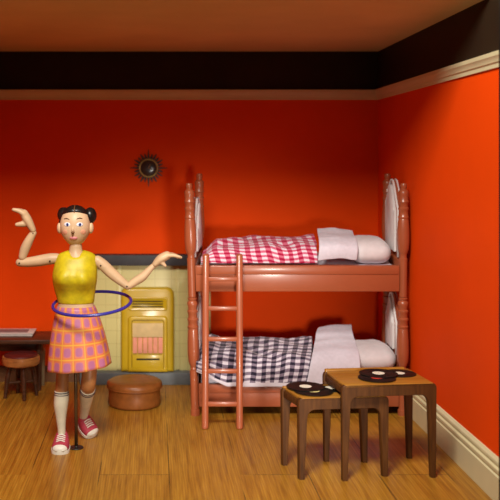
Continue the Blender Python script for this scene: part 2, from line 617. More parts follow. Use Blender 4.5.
bk = tag(empty('booklet', (P(8, 0, 7.4).x, 7.42, zt)), 'pale flat booklet lying on the dark table at the left', 'booklet')
b0, b1 = -1.47, P(31.5, 0, 7.4).x
boxo('pages', M['paper'], bk, b0, b1, 7.46, 7.68, zt, zt + .018, bev=.003)
boxo('cover', M['paper'], bk, b0 - .006, b1 + .006, 7.455, 7.685, zt + .018, zt + .023, bev=.002)
boxo('printed_panel', M['paper_dark'], bk, b0 + .04, b1 - .05, 7.50, 7.64, zt + .0225, zt + .0245, bev=.0005)

sc_ = Vector((P(21, 0, 7.2).x, 7.2, 0))
st = tag(empty('round_stool', (sc_.x, sc_.y, 0)), 'small round wooden stool with a dark red seat in front of the dark table', 'stool')
zs = .335
bm = bmesh.new()
lathe(bm, [(.02, zs - .075), (.135, zs - .075), (.146, zs - .066), (.150, zs - .045), (.150, zs - .022), (.146, zs - .008), (.138, zs - .004), (.02, zs - .004)], 40, sc_.x, sc_.y)
flat(build('seat_rim', bm, M['stoolwood'], st))
bm = bmesh.new()
lathe(bm, [(.01, zs - .01), (.136, zs - .01), (.134, zs + .004), (.12, zs + .010), (.01, zs + .014)], 40, sc_.x, sc_.y)
build('cushion', bm, M['seat_red'], st)
for k in range(4):
    a = math.radians(20 + 90 * k)
    bm = bmesh.new()
    c_, s_ = math.cos(a), math.sin(a)
    tube(bm, [(sc_.x + .085 * c_, sc_.y + .085 * s_, zs - .07), (sc_.x + .11 * c_, sc_.y + .11 * s_, .15), (sc_.x + .128 * c_, sc_.y + .128 * s_, 0)], [.017, .020, .014], 12)
    flat(build('leg', bm, M['darkwood'], st))
bm = bmesh.new()
tube(bm, [(sc_.x + .108 * math.cos(math.radians(20)), sc_.y + .108 * math.sin(math.radians(20)), .12), (sc_.x - .108 * math.cos(math.radians(20)), sc_.y - .108 * math.sin(math.radians(20)), .12)], .010, 10)
tube(bm, [(sc_.x + .108 * math.cos(math.radians(110)), sc_.y + .108 * math.sin(math.radians(110)), .12), (sc_.x - .108 * math.cos(math.radians(110)), sc_.y - .108 * math.sin(math.radians(110)), .12)], .010, 10)
flat(build('stretcher', bm, M['darkwood'], st))

pc = Vector((P(134.5, 0, 6.98).x, 6.98, 0))
pf = tag(empty('pouffe', pc), 'round brown leather pouffe on the floor in front of the hearth', 'pouffe')
bm = bmesh.new()
lathe(bm, [(.02, 0), (.180, 0), (.198, .008), (.205, .025), (.201, .07), (.200, .11), (.204, .135), (.02, .136)], 48, pc.x, pc.y)
flat(build('body', bm, M['leather'], pf), 50)
bm = bmesh.new()
lathe(bm, [(.02, .134), (.206, .134), (.214, .142), (.216, .160), (.211, .178), (.19, .191), (.12, .196), (.01, .197)], 48, pc.x, pc.y)
build('lid', bm, M['leather'], pf)
bm = bmesh.new()
R = []
for q in range(9):
    a = 2 * PI * q / 8
    R.append([Vector((pc.x + (.2135 + .004 * math.cos(a)) * math.cos(2 * PI * j / 48), pc.y + (.2135 + .004 * math.cos(a)) * math.sin(2 * PI * j / 48), .142 + .004 * math.sin(a))) for j in range(48)])
loft(bm, R, cap=False)
bmesh.ops.remove_doubles(bm, verts=bm.verts, dist=1e-5)
build('piping', bm, M['leather'], pf)


# ------------------------------------------------------------------ bunk bed
BH, BY, BD = 1.724, 6.69, .51


def bed(u, v, z):
    t = z / BH
    xl = (.300 - .047 * t) * (1 - v) + (.340 + .015 * t) * v
    xr = (1.838 + .010 * t) * (1 - v) + 1.860 * v
    return Vector((xl + (xr - xl) * u, BY + BD * v, z * (1 + .037 * v)))


def bedbox(name, m, parent, u0, u1, v0, v1, z0, z1, bev=.005):
    bm = bmesh.new()
    L = 1.57
    box(bm, u0 * L, u1 * L, v0 * BD, v1 * BD, z0, z1, bev=bev)
    for v in bm.verts:
        v.co = bed(v.co.x / L, v.co.y / BD, v.co.z)
    return flat(build(name, bm, m, parent))


bb = tag(empty('bunk_bed', (1.08, 6.94, 0)), 'salmon pink plastic bunk bed with turned posts beside the red right wall', 'bunk bed')
ZP = lambda y: H - (y - CY) / F * BY
k_ = BY / F
post = []


def seg(*a):
    post.extend(a)


lo = [(4.2, 415.5), (4.6, 415), (4.7, 409.5), (4.1, 409), (4.2, 380), (4.5, 372), (4.5, 370.5), (3.4, 370), (4.0, 368.5), (3.3, 367),
      (4.4, 365.5), (5.3, 361), (5.7, 352), (5.5, 340), (5.1, 330), (4.9, 328.5), (5.3, 327.5), (5.3, 326), (4.8, 325.2), (4.9, 321), (5.3, 320), (5.3, 318.5),
      (4.7, 317.5), (4.8, 313), (5.2, 312), (5.2, 310.5), (4.6, 309.5), (4.8, 306), (5.2, 304), (5.0, 302), (4.2, 300.5), (4.6, 299.5), (4.7, 298), (3.8, 297)]
up = [(4.0, 297), (4.3, 296.5), (4.4, 275), (4.5, 262), (4.6, 258.5), (3.5, 258), (4.2, 256.6), (3.4, 255), (4.4, 253.5), (5.3, 249),
      (5.7, 241), (5.6, 230), (5.1, 220), (4.9, 219), (5.2, 218), (5.2, 216.5), (4.8, 215.5), (4.8, 210.5), (5.2, 209.5), (5.2, 208), (4.7, 207), (4.8, 203), (5.2, 202),
      (5.0, 200.5), (4.7, 199.5), (4.9, 195), (5.0, 192), (4.4, 190.2), (2.9, 189.5), (2.8, 188.8), (3.2, 187.5), (3.3, 184.5), (2.6, 183.2), (.6, 183)]
for u, v, nm in ((0, 0, 1), (1, 0, 1), (0, 1, 1), (1, 1, 1)):
    for prof in (lo, up):
        bm = bmesh.new()
        R = []
        for r, y in prof:
            z = max(ZP(y), 0) if prof is up or y < 415.4 else 0
            c = bed(u, v, z)
            r = r - .75 * max(0, 4.95 - r) * (1 if 186 < y < 366 and r > 3.6 else 0) + .5 * max(0, r - 4.95)
            R.append([c + Vector((r * k_ * math.cos(2 * PI * j / 20), r * k_ * math.sin(2 * PI * j / 20), 0)) for j in range(20)])
        loft(bm, R)
        flat(build('post', bm, M['pink'], bb), 38)


def deck(z0, z1, low):
    bedbox('side_rail', M['pink'], bb, .02, .98, -.05, .03, z0, z1)
    bedbox('side_rail', M['pink'], bb, .02, .98, .97, 1.03, z0, z1)
    bedbox('end_rail', M['pink'], bb, -.004, .018, .04, .96, z0, z1 + .03)
    bedbox('end_rail', M['pink'], bb, .982, 1.004, .04, .96, z0, z1 + .03)
    bedbox('bed_base', M['pink'], bb, .015, .985, .02, .98, z0 + .06, z0 + .085, bev=.003)
    # thin raised lip along the rail
    bedbox('rail_lip', M['pink'], bb, .025, .975, -.062, -.045, z1 - .065, z1 - .002, bev=.005)


deck(.922, 1.114, False)
deck(.067, .236, True)


def endboard(u, z0, z1, arch, va=.26, vb=.80, zp=.06):
    """pink arched frame carrying a padded white panel"""
    def outline(v0, v1, zb, zt, ar, k=22):
        pts = [(v0, zb)]
        for q in range(k + 1):
            t = q / k
            v = v0 + (v1 - v0) * t
            # serpentine crest: shoulders then a round crown
            c = math.sin(PI * t)
            pts.append((v, zt - ar + ar * (c ** 1.6)))
        pts.append((v1, zb))
        return pts

    def slab(name, m, o, ua, ub, puff=0):
        bm = bmesh.new()
        cv = sum(p[0] for p in o) / len(o)
        cz = sum(p[1] for p in o) / len(o)
        R = []
        for uu, sc in (((ua, .9), (ua + .003, 1), (ub - .003, 1), (ub, .9))):
            R.append([bed(uu, cv + (v - cv) * sc, cz + (z - cz) * sc) for v, z in o])
        loft(bm, R)
        return flat(build(name, bm, m, bb), 50)
    f = slab('end_panel', M['pink'], outline(.06, .94, z0, z1, arch), u - .007, u + .007)
    o = outline(va, vb, z0 + zp, z1 - .04, arch * .9)
    slab('padding', M['white_pad'], o, u - .022, u - .005)
    slab('padding', M['white_pad'], o, u + .005, u + .022)
    # piped white edging round the padding, both faces
    po = outline(va - .13, vb + .10, z0 + zp - .03, z1 - .004, arch * .95, 16)
    for s in (-1, 1):
        bm = bmesh.new()
        pts = [bed(u + s * .009, v, z) for v, z in po]
        tube(bm, pts, .010, 8)
        build('piping', bm, M['white_pad'], bb)


endboard(.995, 1.13, 1.715, .20)
endboard(.005, 1.13, 1.575, .20)
endboard(.995, .25, .86, .20, .34, .78, .20)
endboard(.005, .25, .86, .20, .34, .78, .20)

for zb, zt_, lab in ((1.007, 1.10, 'thin white mattress under the red gingham blanket on the upper bunk'), (.152, .31, 'thin white mattress under the black gingham blanket on the lower bunk')):
    o = bedbox('mattress', M['white_cloth'], None, .028, .972, .045, .955, zb, zt_, bev=.03)
    tag(o, lab, 'mattress', None)


def sheet(name, m, parent, fn, nu, nv, thick=.012, uvs=None, sub=1):
    """cloth from fn(a, b) -> Vector, a and b in 0..1"""
    bm = bmesh.new()
    R = [[fn(i / nu, j / nv) for j in range(nv + 1)] for i in range(nu + 1)]
    loft(bm, R, cap=False, closed=False, uvs=(lambda i, j: uvs(i / nu, j / nv)) if uvs else None)
    o = build(name, bm, m, parent)
    s = o.modifiers.new('solid', 'SOLIDIFY')
    s.thickness = thick
    s.offset = 0
    if sub:
        s = o.modifiers.new('subdivision', 'SUBSURF')
        s.levels = s.render_levels = sub
    return o


def lerp(pts, t):
    for (a, x), (b, y) in zip(pts, pts[1:]):
        if t <= b:
            f = (t - a) / (b - a)
            f = f * f * (3 - 2 * f) if len(pts) < 0 else f
            return tuple(p + (q - p) * f for p, q in zip(x, y))
    return pts[-1][1]


def spl(xs, t):
    """smooth curve through evenly spaced tuples"""
    n = len(xs) - 1
    i = min(int(t * n), n - 1)
    f = t * n - i
    p = [xs[max(i - 1, 0)], xs[i], xs[i + 1], xs[min(i + 2, n)]]
    return tuple(.5 * (2 * b + (c - a) * f + (2 * a - 5 * b + 4 * c - d) * f * f + (3 * b - a - 3 * c + d) * f ** 3) for a, b, c, d in zip(*p))


def wr(x, y, sc, amp, seed):
    return amp * noise.noise(Vector((x * sc, y * sc, seed)))


# upper blanket
upprof = [(.02, 1.125), (.025, 1.175), (.10, 1.215), (.30, 1.235), (.55, 1.245), (.80, 1.24), (.93, 1.20), (.965, 1.125)]


def up_fn(a, b):
    u = .045 + .555 * a
    v, z = spl(upprof, b)
    e = min(1, (a + .0) / .13)
    e = e * e * (3 - 2 * e)
    top = max(0, z - 1.125)
    z = 1.125 + top * (.35 + .65 * e) + top * .18 * a
    z += (wr(u * 3.2, v * 1.6 + u * 2, 2.4, .030, 3.1) + wr(u * 9, v * 7 - u * 4, 1.5, .012, 7.7)) * min(1, top * 9)
    return bed(u + wr(v * 3, u * 4, 1.5, .01, 1), v + wr(u * 6, 2, 1.5, .012, 5), z)


ub = sheet('blanket', M['ging_red'], None, up_fn, 70, 30, .010, lambda a, b: (a * .92 + .10 * b, b * .66 + a * .10))
tag(ub, 'red and white gingham blanket on the upper bunk', 'blanket')
foldprof = [(.015, 1.135), (.0, 1.185), (.04, 1.235), (.22, 1.262), (.42, 1.268), (.62, 1.268), (.84, 1.290), (.86, 1.25)]


def uf_fn(a, b):
    u = .597 + .028 * b + .185 * a
    v, z = spl(foldprof, b)
    z += .014 + .012 * (1 - abs(2 * a - 1)) - .02 * a * b
    if b > .45:
        z += .006
    return bed(u, v - .012 + .02 * a, z + wr(u * 8, v * 4, 2, .008, 2))


sheet('sheet_fold', M['white_cloth'], ub, uf_fn, 24, 28, .014)


def pillow(name, u0, u1, v0, v1, z0, z1, label):
    bm = bmesh.new()

    def fn(q):
        # squarish cushion with pinched corners
        x, y, z = q
        s = lambda w, p: math.copysign(abs(w) ** p, w)
        return Vector((s(x, .50), s(y, .50), s(z, .85)))
    ellipsoid(bm, (0, 0, 0), 1, 1, 1, 40, 24, fn)
    for v in bm.verts:
        x, y, z = v.co
        e = 1 - .35 * (abs(x) ** 4 + abs(y) ** 4) / 2
        z2 = z * e
        nn = wr(x * 1.5, y * 1.5, 1.3, .10, 4 + z0)
        v.co = bed((u0 + u1) / 2 + (u1 - u0) / 2 * x, (v0 + v1) / 2 + (v1 - v0) / 2 * y, (z0 + z1) / 2 + (z1 - z0) / 2 * (z2 + nn * max(0, z)))
    o = build(name, bm, M['pillow'], None)
    return tag(o, label, 'pillow')


pillow('pillow', .765, .962, .05, .93, 1.095, 1.275, 'white pillow at the head of the upper bunk beside the red blanket')
pillow('pillow', .755, .988, .02, .955, .300, .475, 'white pillow at the head of the lower bunk behind the larger teak table')

# lower blanket, hanging over the front rail
loprof = [(-.115, .225), (-.12, .29), (-.085, .375), (.06, .425), (.28, .45), (.52, .465), (.78, .475), (.93, .44), (.965, .33)]


def lo_fn(a, b):
    u = .012 + .60 * a - .075 * max(0, a - .5) * 2 * (1 - b)
    v, z = spl(loprof, b)
    e = min(1, a / .10)
    z += (1 - e) * (-.03 if z > .40 else 0) + .115 * max(0, 1 - a / .24) * max(0, 1 - b * 3)
    hump = math.exp(-((a - .09) / .07) ** 2) * .030 * min(1, b * 1.6)
    z += hump * (1 if v > .2 else 0)
    w = wr(u * 4 + v, v * 1.6 + u * 3, 2.4, .028, 9.1) + wr(u * 10, v * 6 - u * 3, 1.4, .012, 2.7)
    if v > -.02:
        z += w
    else:
        v += w * .8
    return bed(u, v, z)


lb = sheet('blanket', M['ging_black'], None, lo_fn, 70, 34, .010, lambda a, b: (a * .96 - .08 * b, b * .78))
tag(lb, 'black and white gingham blanket hanging over the rail of the lower bunk', 'blanket')
lfprof = [(-.135, .215), (-.14, .29), (-.10, .395), (.05, .455), (.30, .478), (.55, .495), (.80, .528), (.88, .558), (.90, .52)]


def lf_fn(a, b):
    u = .522 + .125 * b + (.265 - .105 * b) * a
    v, z = spl(lfprof, b)
    z += .010 * math.sin(PI * a) - .022 * (1 - a) * b
    if b > .55:
        z += .008
    return bed(u, v, z + wr(u * 7, v * 3, 2, .009, 6))


sheet('sheet_fold', M['white_cloth'], lb, lf_fn, 24, 30, .014)

# ------------------------------------------------------------------ ladder
ld = tag(empty('bunk_ladder', FL(222, 429)), 'salmon pink plastic ladder leaning on the front of the bunk bed', 'ladder')
Yb, Yt, ztop = FL(0, 429).y, 6.612, 1.205


def lad(x, z, dy=0):
    t = z / ztop
    Y = Yb + (Yt - Yb) * t
    return Vector(((x - CX) / F * Y, Y + dy, z))


for xb, xt in ((205, 206), (239.5, 239.5)):
    bm = bmesh.new()
    R = []
    for q, w in ((0, .55), (.004, .85), (.016, 1), (ztop - .012, 1), (ztop - .003, .85), (ztop, .55)):
        c = lad(xb + (xt - xb) * q / ztop, q)
        hw, hd = .0235 * w, .020 * w
        R.append([c + Vector((sx * hw, sy * hd, 0)) for sx, sy in ((-1, -.5), (-.6, -1), (.6, -1), (1, -.5), (1, .5), (.6, 1), (-.6, 1), (-1, .5))])
    loft(bm, R)
    flat(build('rail', bm, M['pink'], ld), 50)
for y in (279, 308.3, 339, 371, 403.8):
    # height of the rung: solve for the ladder plane
    lo_, hi_ = 0, ztop
    for _ in range(40):
        mz = (lo_ + hi_) / 2
        Y = Yb + (Yt - Yb) * mz / ztop
        if CY + (H - mz) * F / Y > y:
            lo_ = mz
        else:
            hi_ = mz
    c0, c1 = lad(207, mz), lad(238, mz)
    boxo('rung', M['pink'], ld, c0.x, c1.x, c0.y - .013, c0.y + .013, mz - .0155, mz + .0155, bev=.006)


# ------------------------------------------------------------------ nest of tables
def nest_table(name, label, x0, x1, yf, yb, h, yaw, skew):
    t = tag(empty(name, ((x0 + x1) / 2, (yf + yb) / 2, 0)), label, 'table', 'nest of teak tables')
    ap = .072
    th = .022
    # top with softened edges and a raised back lip
    bm = bmesh.new()
    box(bm, x0 + .018, x1 - .018, yf, yb, h - th, h, bev=.008, seg=3)
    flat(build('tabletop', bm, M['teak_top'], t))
    bm = bmesh.new()
    box(bm, x0 + .012, x1 - .05, yb - .028, yb + .002, h - th, h + (.012 if h > .5 else .005), bev=.008, seg=3)
    flat(build('back_lip', bm, M['teak_top'], t))
    # front and back frames: apron flowing into tapered legs with arched inner corners
    lw0, lw1, ri, ro = .052, .031, .050, .028

    def frame(y0, y1):
        o = []
        k = 6
        # outer outline from the left foot up, across and down
        o.append((x0 + .004, 0))
        for q in range(k + 1):
            a = PI - (PI / 2) * q / k
            o.append((x0 + ro + ro * math.cos(a), h - .002 - ro + ro * math.sin(a)))
        for q in range(k + 1):
            a = PI / 2 - (PI / 2) * q / k
            o.append((x1 - ro + ro * math.cos(a), h - .002 - ro + ro * math.sin(a)))
        o.append((x1 - .004, 0))
        i = [(x0 + .004 + lw1, 0)]
        for q in range(k + 1):
            a = PI - (PI / 2) * q / k
            i.append((x0 + lw0 + ri + ri * math.cos(a), h - ap - ri + ri * math.sin(a)))
        for q in range(k + 1):
            a = PI / 2 - (PI / 2) * q / k
            i.append((x1 - lw0 - ri + ri * math.cos(a), h - ap - ri + ri * math.sin(a)))
        i.append((x1 - .004 - lw1, 0))
        return o, i

    def piece(nm, sel, y0, y1, mt):
        o, i = frame(y0, y1)
        bm = bmesh.new()
        idx = sel
        e = .004
        R = []
        for j in idx:
            a, b = Vector((o[j][0], 0, o[j][1])), Vector((i[j][0], 0, i[j][1]))
            d = (b - a).normalized() * e
            R.append([Vector((a.x + d.x, y0, a.z + d.z)), Vector((b.x - d.x, y0, b.z - d.z)), Vector((b.x, y0 + e, b.z)), Vector((b.x, y1 - e, b.z)),
                      Vector((b.x - d.x, y1, b.z - d.z)), Vector((a.x + d.x, y1, a.z + d.z)), Vector((a.x, y1 - e, a.z)), Vector((a.x, y0 + e, a.z))])
        loft(bm, R)
        return flat(build(nm, bm, mt, t), 40)
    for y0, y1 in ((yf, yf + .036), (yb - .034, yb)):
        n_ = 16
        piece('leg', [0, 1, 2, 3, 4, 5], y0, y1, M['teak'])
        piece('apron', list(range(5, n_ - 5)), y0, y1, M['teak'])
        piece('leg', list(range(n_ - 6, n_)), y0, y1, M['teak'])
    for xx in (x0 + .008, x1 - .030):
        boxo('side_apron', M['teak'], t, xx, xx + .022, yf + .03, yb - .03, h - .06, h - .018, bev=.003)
    for ch in t.children:
        for v in ch.data.vertices:
            v.co.x -= skew * (v.co.y - yf)
    t.rotation_euler = (0, 0, math.radians(yaw))
    return t


YFt, YBt = 5.335, 5.715
nest_table('nest_table', 'larger teak nest table with two overlapping records at right and a red label record', P(337.5, 0, YFt).x, P(435.5, 0, YFt).x, YFt, YBt, .567, 6, .02)
nest_table('nest_table', 'smaller teak nest table pulled out at left from under the larger one', P(296, 0, YFt).x, P(389, 0, YFt).x, 5.356, 5.644, .484, 6, .15)


# ------------------------------------------------------------------ records
def record_proto():
    bm = bmesh.new()
    prof = [(.0045, 0), (.116, 0), (.118, .0015), (.118, .0030), (.116, .0042), (.110, .0036)]
    for k in range(9):
        r = .106 - k * .0072
        prof += [(r + .0012, .0036), (r, .0031), (r - .0012, .0036)]
    prof += [(.040, .0036), (.0045, .0036)]
    rings = [[Vector((r * math.cos(2 * PI * j / 48), r * math.sin(2 * PI * j / 48), z)) for j in range(48)] for r, z in prof]
    rings.append(rings[0])
    loft(bm, rings, cap=False)
    bmesh.ops.remove_doubles(bm, verts=bm.verts, dist=1e-6)
    o = flat(build('vinyl_record', bm, M['vinyl']), 20)
    bm = bmesh.new()
    rings = [[Vector((r * math.cos(2 * PI * j / 36), r * math.sin(2 * PI * j / 36), z)) for j in range(36)] for r, z in ((.0045, .0032), (.0375, .0032), (.0375, .0042), (.0045, .0042))]
    rings.append(rings[0])
    loft(bm, rings, cap=False)
    bmesh.ops.remove_doubles(bm, verts=bm.verts, dist=1e-6)
    l = flat(build('paper_label', bm, M['label_w'], o))
    return o, l


r0, l0 = record_proto()
specs = [
    # px, py (label centre), table height, level, tilt x, tilt y, label material, scale, label text, group
    (399.5, 373.6, .567, 0, 0, 0, 'label_w', .86, 'rightmost black vinyl record on the larger teak table, half under another'),
    (376.8, 378.0, .567, 1, 0, 0, 'label_r', .96, 'black vinyl record with a red label on the larger teak table'),
    (378.5, 373.6, .567, 2, .0, 0, 'label_w', 1.0, 'black vinyl record with a white label lying uppermost on the larger teak table'),
    (330.0, 388.2, .484, 0, 0, 0, 'label_w', .86, 'black vinyl record on the smaller teak table, tucked against the larger table'),
    (313.5, 391.2, .484, 1, 0, 0, 'label_y', 1.0, 'black vinyl record with a yellow label on the smaller teak table'),
    (305.5, 386.8, .484, 2, 0, 0, 'label_w', 1.0, 'black vinyl record with a white label lying uppermost on the smaller teak table'),
]
for k, (x, y, h, lev, tx, ty, lm, sc, lab) in enumerate(specs):
    z = h + .0005 + lev * .0045
    p = FL(x, y, z)
    if k == 0:
        o, l = r0, l0
    else:
        o = r0.copy()
        l = l0.copy()
        C.objects.link(o)
        C.objects.link(l)
        l.parent = o
        l.data = l0.data.copy()
        l.data.materials[0] = M[lm]
    o.location = p
    o.rotation_euler = (tx, ty, .6 * k)
    o.scale = (sc, sc, 1)
    tag(o, lab, 'record', 'vinyl records on the nest tables')
    if lm != 'label_w':
        l['label'] = ('red' if lm == 'label_r' else 'yellow') + ' paper label'

# ------------------------------------------------------------------ doll
DY = 5.92
s = DY / F
Q = lambda x, y, dy=0.0: P(x, y, DY) + Vector((0, dy, 0))
dl = tag(empty('wooden_doll', (Q(75, 0).x, DY, 0)), 'jointed wooden doll in yellow blouse and plaid skirt posing with arms out', 'doll')


def ring_xy(xl, xr, y, dep, dy=0, n=40, fn=None):
    """ellipse ring at image row y from xl to xr with half depth dep"""
    a, b = Q(xl, y), Q(xr, y)
    c = (a + b) / 2
    rx = (b.x - a.x) / 2
    pts = []
    for j in range(n):
        t = 2 * PI * j / n
        p = Vector((c.x + rx * math.cos(t), c.y + dy + dep * math.sin(t), c.z))
        if fn:
            p = fn(p, t)
        pts.append(p)
    return pts


# body core: hips, waist, chest and neck in one skin
bm = bmesh.new()
loft(bm, [ring_xy(60, 92, 336, .085), ring_xy(57.5, 95, 322, .10), ring_xy(57, 95.5, 312, .10), ring_xy(58, 94, 305, .088), ring_xy(58.8, 93, 301.5, .082),
          ring_xy(57, 93, 292, .085), ring_xy(56, 94, 276, .09), ring_xy(58, 94, 262, .085), ring_xy(63, 90, 256, .07), ring_xy(69, 82.5, 252, .05),
          ring_xy(69.5, 82, 247, .045), ring_xy(70, 81.5, 240, .045)])
build('body', bm, M['skin'], dl)


def bust(p, t):
    for cx_, cy_ in ((64.5, 276), (86, 277)):
        c = Q(cx_, cy_)
        d2 = ((p.x - c.x) / (10.5 * s)) ** 2 + ((p.z - c.z) / (10.5 * s)) ** 2
        if math.sin(t) < 0:
            p = p + Vector((0, -.075 * math.exp(-d2 * 1.1), 0))
    return p


def vneck(dz, pw):
    def f(p, t):
        fr = max(0, -math.sin(t))
        return p - Vector((0, 0, dz * fr ** pw))
    return f


bm = bmesh.new()
rr = []
rows = [(302.6, 58.0, 93.8, .084), (301.5, 57.5, 94.3, .088), (297, 56.5, 94.6, .092), (292, 55, 95.2, .096), (287, 53.8, 96, .10), (282, 53, 96.8, .102), (277, 52.6, 97.3, .103), (272, 53, 97.3, .103), (267, 54, 97, .102),
        (262, 55, 96.8, .10), (258, 55.8, 96.4, .094), (255, 57.5, 95.2, .086), (253, 60.5, 92.5, .078)]
for y, xl, xr, d in rows:
    dz = {253: .022, 255: .010}.get(y, 0)
    rr.append(ring_xy(xl, xr, y, d, 0, 40, vneck(dz, 8) if dz else bust))
rr.append(ring_xy(64.5, 88.5, 251.5, .066, 0, 40, vneck(.034, 6)))
rr.append(ring_xy(67.5, 85, 250.6, .058, 0, 40, vneck(.046, 5)))
rr.append(ring_xy(68.2, 84.2, 251.4, .053, 0, 40, vneck(.048, 5)))
loft(bm, rr)
build('blouse', bm, M['yellow'], dl)

# skirt, flared, hem sloping down to the left
hem_n = 96


def sk_ring(t):
    y = 305.8 + t * 60.2
    tt = t ** .85
    xl = 57.2 + (47.0 - 57.2) * tt - 1.2 * math.sin(PI * t)
    xr = 95.0 + (111.0 - 95.0) * tt + 1.2 * math.sin(PI * t)
    dep = .096 + .10 * tt
    a, b = Q(xl, y), Q(xr, y)
    c = (a + b) / 2
    rx = (b.x - a.x) / 2
    out = []
    for j in range(hem_n):
        g = 2 * PI * j / hem_n
        fl = 1 + .022 * t * math.sin(9 * g + .7)
        px_, pz_ = c.x + rx * fl * math.cos(g), c.z
        pz_ -= (px_ - c.x) * -.095 * t
        out.append(Vector((px_, DY + dep * fl * math.sin(g), pz_)))
    return out


bm = bmesh.new()
NR = 22
loft(bm, [sk_ring(q / NR) for q in range(NR + 1)], cap=False, uvs=lambda i, j: (j / hem_n * 16 + .25, (1 - i / NR) * 4.45 + .12))
o = build('skirt', bm, M['skirt'], dl)
md = o.modifiers.new('solid', 'SOLIDIFY')
md.thickness = .008
md.offset = -1

# --- head
HC = Q(75.2, 226.4)
hx, hy_, hz = 15.3 * s, .108, 20 * s


def headfn(q):
    x, y, z = q
    if z < 0:
        t = -z
        x *= 1 - .22 * t ** 2
        y *= 1 - .12 * t ** 2
        if y < 0:
            y *= 1 - .04 * t
    else:
        x *= 1 + .02 * z
    if y < -.3:
        y = -.3 + (y + .3) * .90          # flatter face plane
        # brow and eye hollow
        y += .05 * math.exp(-((z - .14) / .16) ** 2) * math.exp(-((abs(x) - .40) / .22) ** 2)
        y -= .04 * math.exp(-((z + .62) / .2) ** 2) * math.exp(-(x / .3) ** 2)
    return Vector((x, y, z))


bm = bmesh.new()
ellipsoid(bm, HC, hx, hy_, hz, 40, 28, headfn)
head = build('head', bm, M['face'], dl)


def face_y(x, y):
    """front depth of the head at image point"""
    X = (Q(x, y).x - HC.x) / hx
    Z = (Q(x, y).z - HC.z) / hz
    best = 0
    w = 1 - .22 * Z * Z if Z < 0 else 1
    d = 1 - Z * Z - (X / w) ** 2
    yy = -math.sqrt(max(d, 0))
    return HC.y + headfn(Vector((X / w, yy, Z))).y * hy_


def onface(name, m, x, y, rx, rz, out=.006, lift=0, rot=0, bend=0):
    bm = bmesh.new()
    c = Vector((Q(x, y).x, face_y(x, y) - lift, Q(x, y).z))
    ellipsoid(bm, (0, 0, 0), rx * s, out, rz * s, 20, 12)
    for v in bm.verts:
        v.co.z += bend * s * (1 - (v.co.x / (rx * s)) ** 2)
        # follow the curve of the face
        v.co.y += (face_y(x + v.co.x / s, y - v.co.z / s) - face_y(x, y)) * .9
    bm.transform(Matrix.Translation(c) @ Matrix.Rotation(rot, 4, 'Y'))
    return build(name, bm, m, head)


for x, y in ((68.4, 223.6), (80.8, 223.6)):
    onface('eye', M['eye_w'], x, y, 3.3, 2.15, .006)
    onface('iris', M['iris'], x + .3, y, 1.3, 1.6, .004, .0045)
onface('eyebrow', M['brow'], 67.8, 218.6, 3.1, .5, .004, .001, .12, .9)
onface('eyebrow', M['brow'], 80.4, 218.2, 3.1, .5, .004, .001, -.12, .9)
onface('mouth', M['lip'], 74.6, 237.0, 4.1, 1.7, .007, 0, 0, -.3)
onface('cheek', M['cheek'], 66.2, 231.2, 2.7, 2.4, .0022)
onface('cheek', M['cheek'], 84.0, 231.0, 2.7, 2.4, .0022)
# nose wedge
yb = face_y(74.4, 229)
bm = bmesh.new()
top = [Q(74.2 + e, 224.5) for e in (-.5, .5)]
for p in top:
    p.y = yb + .004
bot = [Vector((Q(74.2 + e, 231).x, yb - d, Q(0, 231).z)) for e, d in ((-1.9, -.006), (-.8, .022), (.8, .022), (1.9, -.006))]
t0 = [top[0] + Vector((0, .006, 0)), top[0], top[1], top[1] + Vector((0, .006, 0))]
loft(bm, [t0, bot])
build('nose', bm, M['face'], head)
bm = bmesh.new()
bot2 = [Vector((Q(74.2 + e, 231.0).x, yb - d, Q(0, 231.2).z)) for e, d in ((-1.7, -.004), (-.7, .023), (.7, .023), (1.7, -.004))]
bot1 = [Vector((Q(74.2 + e, 232.2).x, yb - d, Q(0, 232.2).z)) for e, d in ((-1.3, -.004), (-.6, .017), (.6, .017), (1.3, -.004))]
bot0 = [Vector((Q(74.2 + e, 229.0).x, yb - d, Q(0, 229.6).z)) for e, d in ((-.5, -.004), (-.25, .0185), (.25, .0185), (.5, -.004))]
loft(bm, [bot0, bot2, bot1])
build('nose_tip', bm, M['nose'], head)  # brown wedge over the tip and underside of the nose
for x, sg in ((59.8, -1), (90.8, 1)):
    bm = bmesh.new()
    ellipsoid(bm, Q(x, 228, -.0), 2.9 * s, .026, 5.6 * s, 18, 12)
    bm2 = bm
    build('ear', bm2, M['face'], head)
# hair: a painted cap rising from the hairline, two side rolls
bm = bmesh.new()


def capfn(q):
    p = headfn(q)
    ax_ = abs(q.x)
    line = .70 - .22 * q.x * q.x - 1.9 * max(0, ax_ - .80)
    if q.y > -.12:
        line = min(line, .1 - .9 * (q.y + .12))
    k = min(1, max(0, (q.z - line) / .10))
    k = k * k * (3 - 2 * k)
    g = .955 + k * (.125 - .02 * math.exp(-(q.x / .05) ** 2))
    return Vector((p.x * g, p.y * g, p.z * g))


ellipsoid(bm, HC, hx, hy_, hz, 96, 64, capfn)
build('hair', bm, M['hair'], head)
for x, y, rx, rz in ((63.2, 215.2, 6.6, 7.6), (89.6, 216, 6.6, 8.2)):
    bm = bmesh.new()
    ellipsoid(bm, Q(x, y, .045), rx * s, .06, rz * s, 24, 16)
    for v in bm.verts:
        v.co += Vector((0, 0, wr(v.co.x * 40, v.co.y * 40, 1, .003, 1)))
    build('hair_roll', bm, M['hair'], head)
bm = bmesh.new()
tube(bm, [Q(75.2, 211.2, -.080), Q(75.2, 208.2, -.064), Q(75.2, 205.8, -.036), Q(75.2, 204.9, 0)], [.003, .003, .003, .002], 8)
build('parting', bm, M['nose'], head)


# --- arms
def pin(c, r=.007, off=.03):
    bm = bmesh.new()
    ellipsoid(bm, c + Vector((0, -off, 0)), r, .004, r, 14, 8)
    return bm


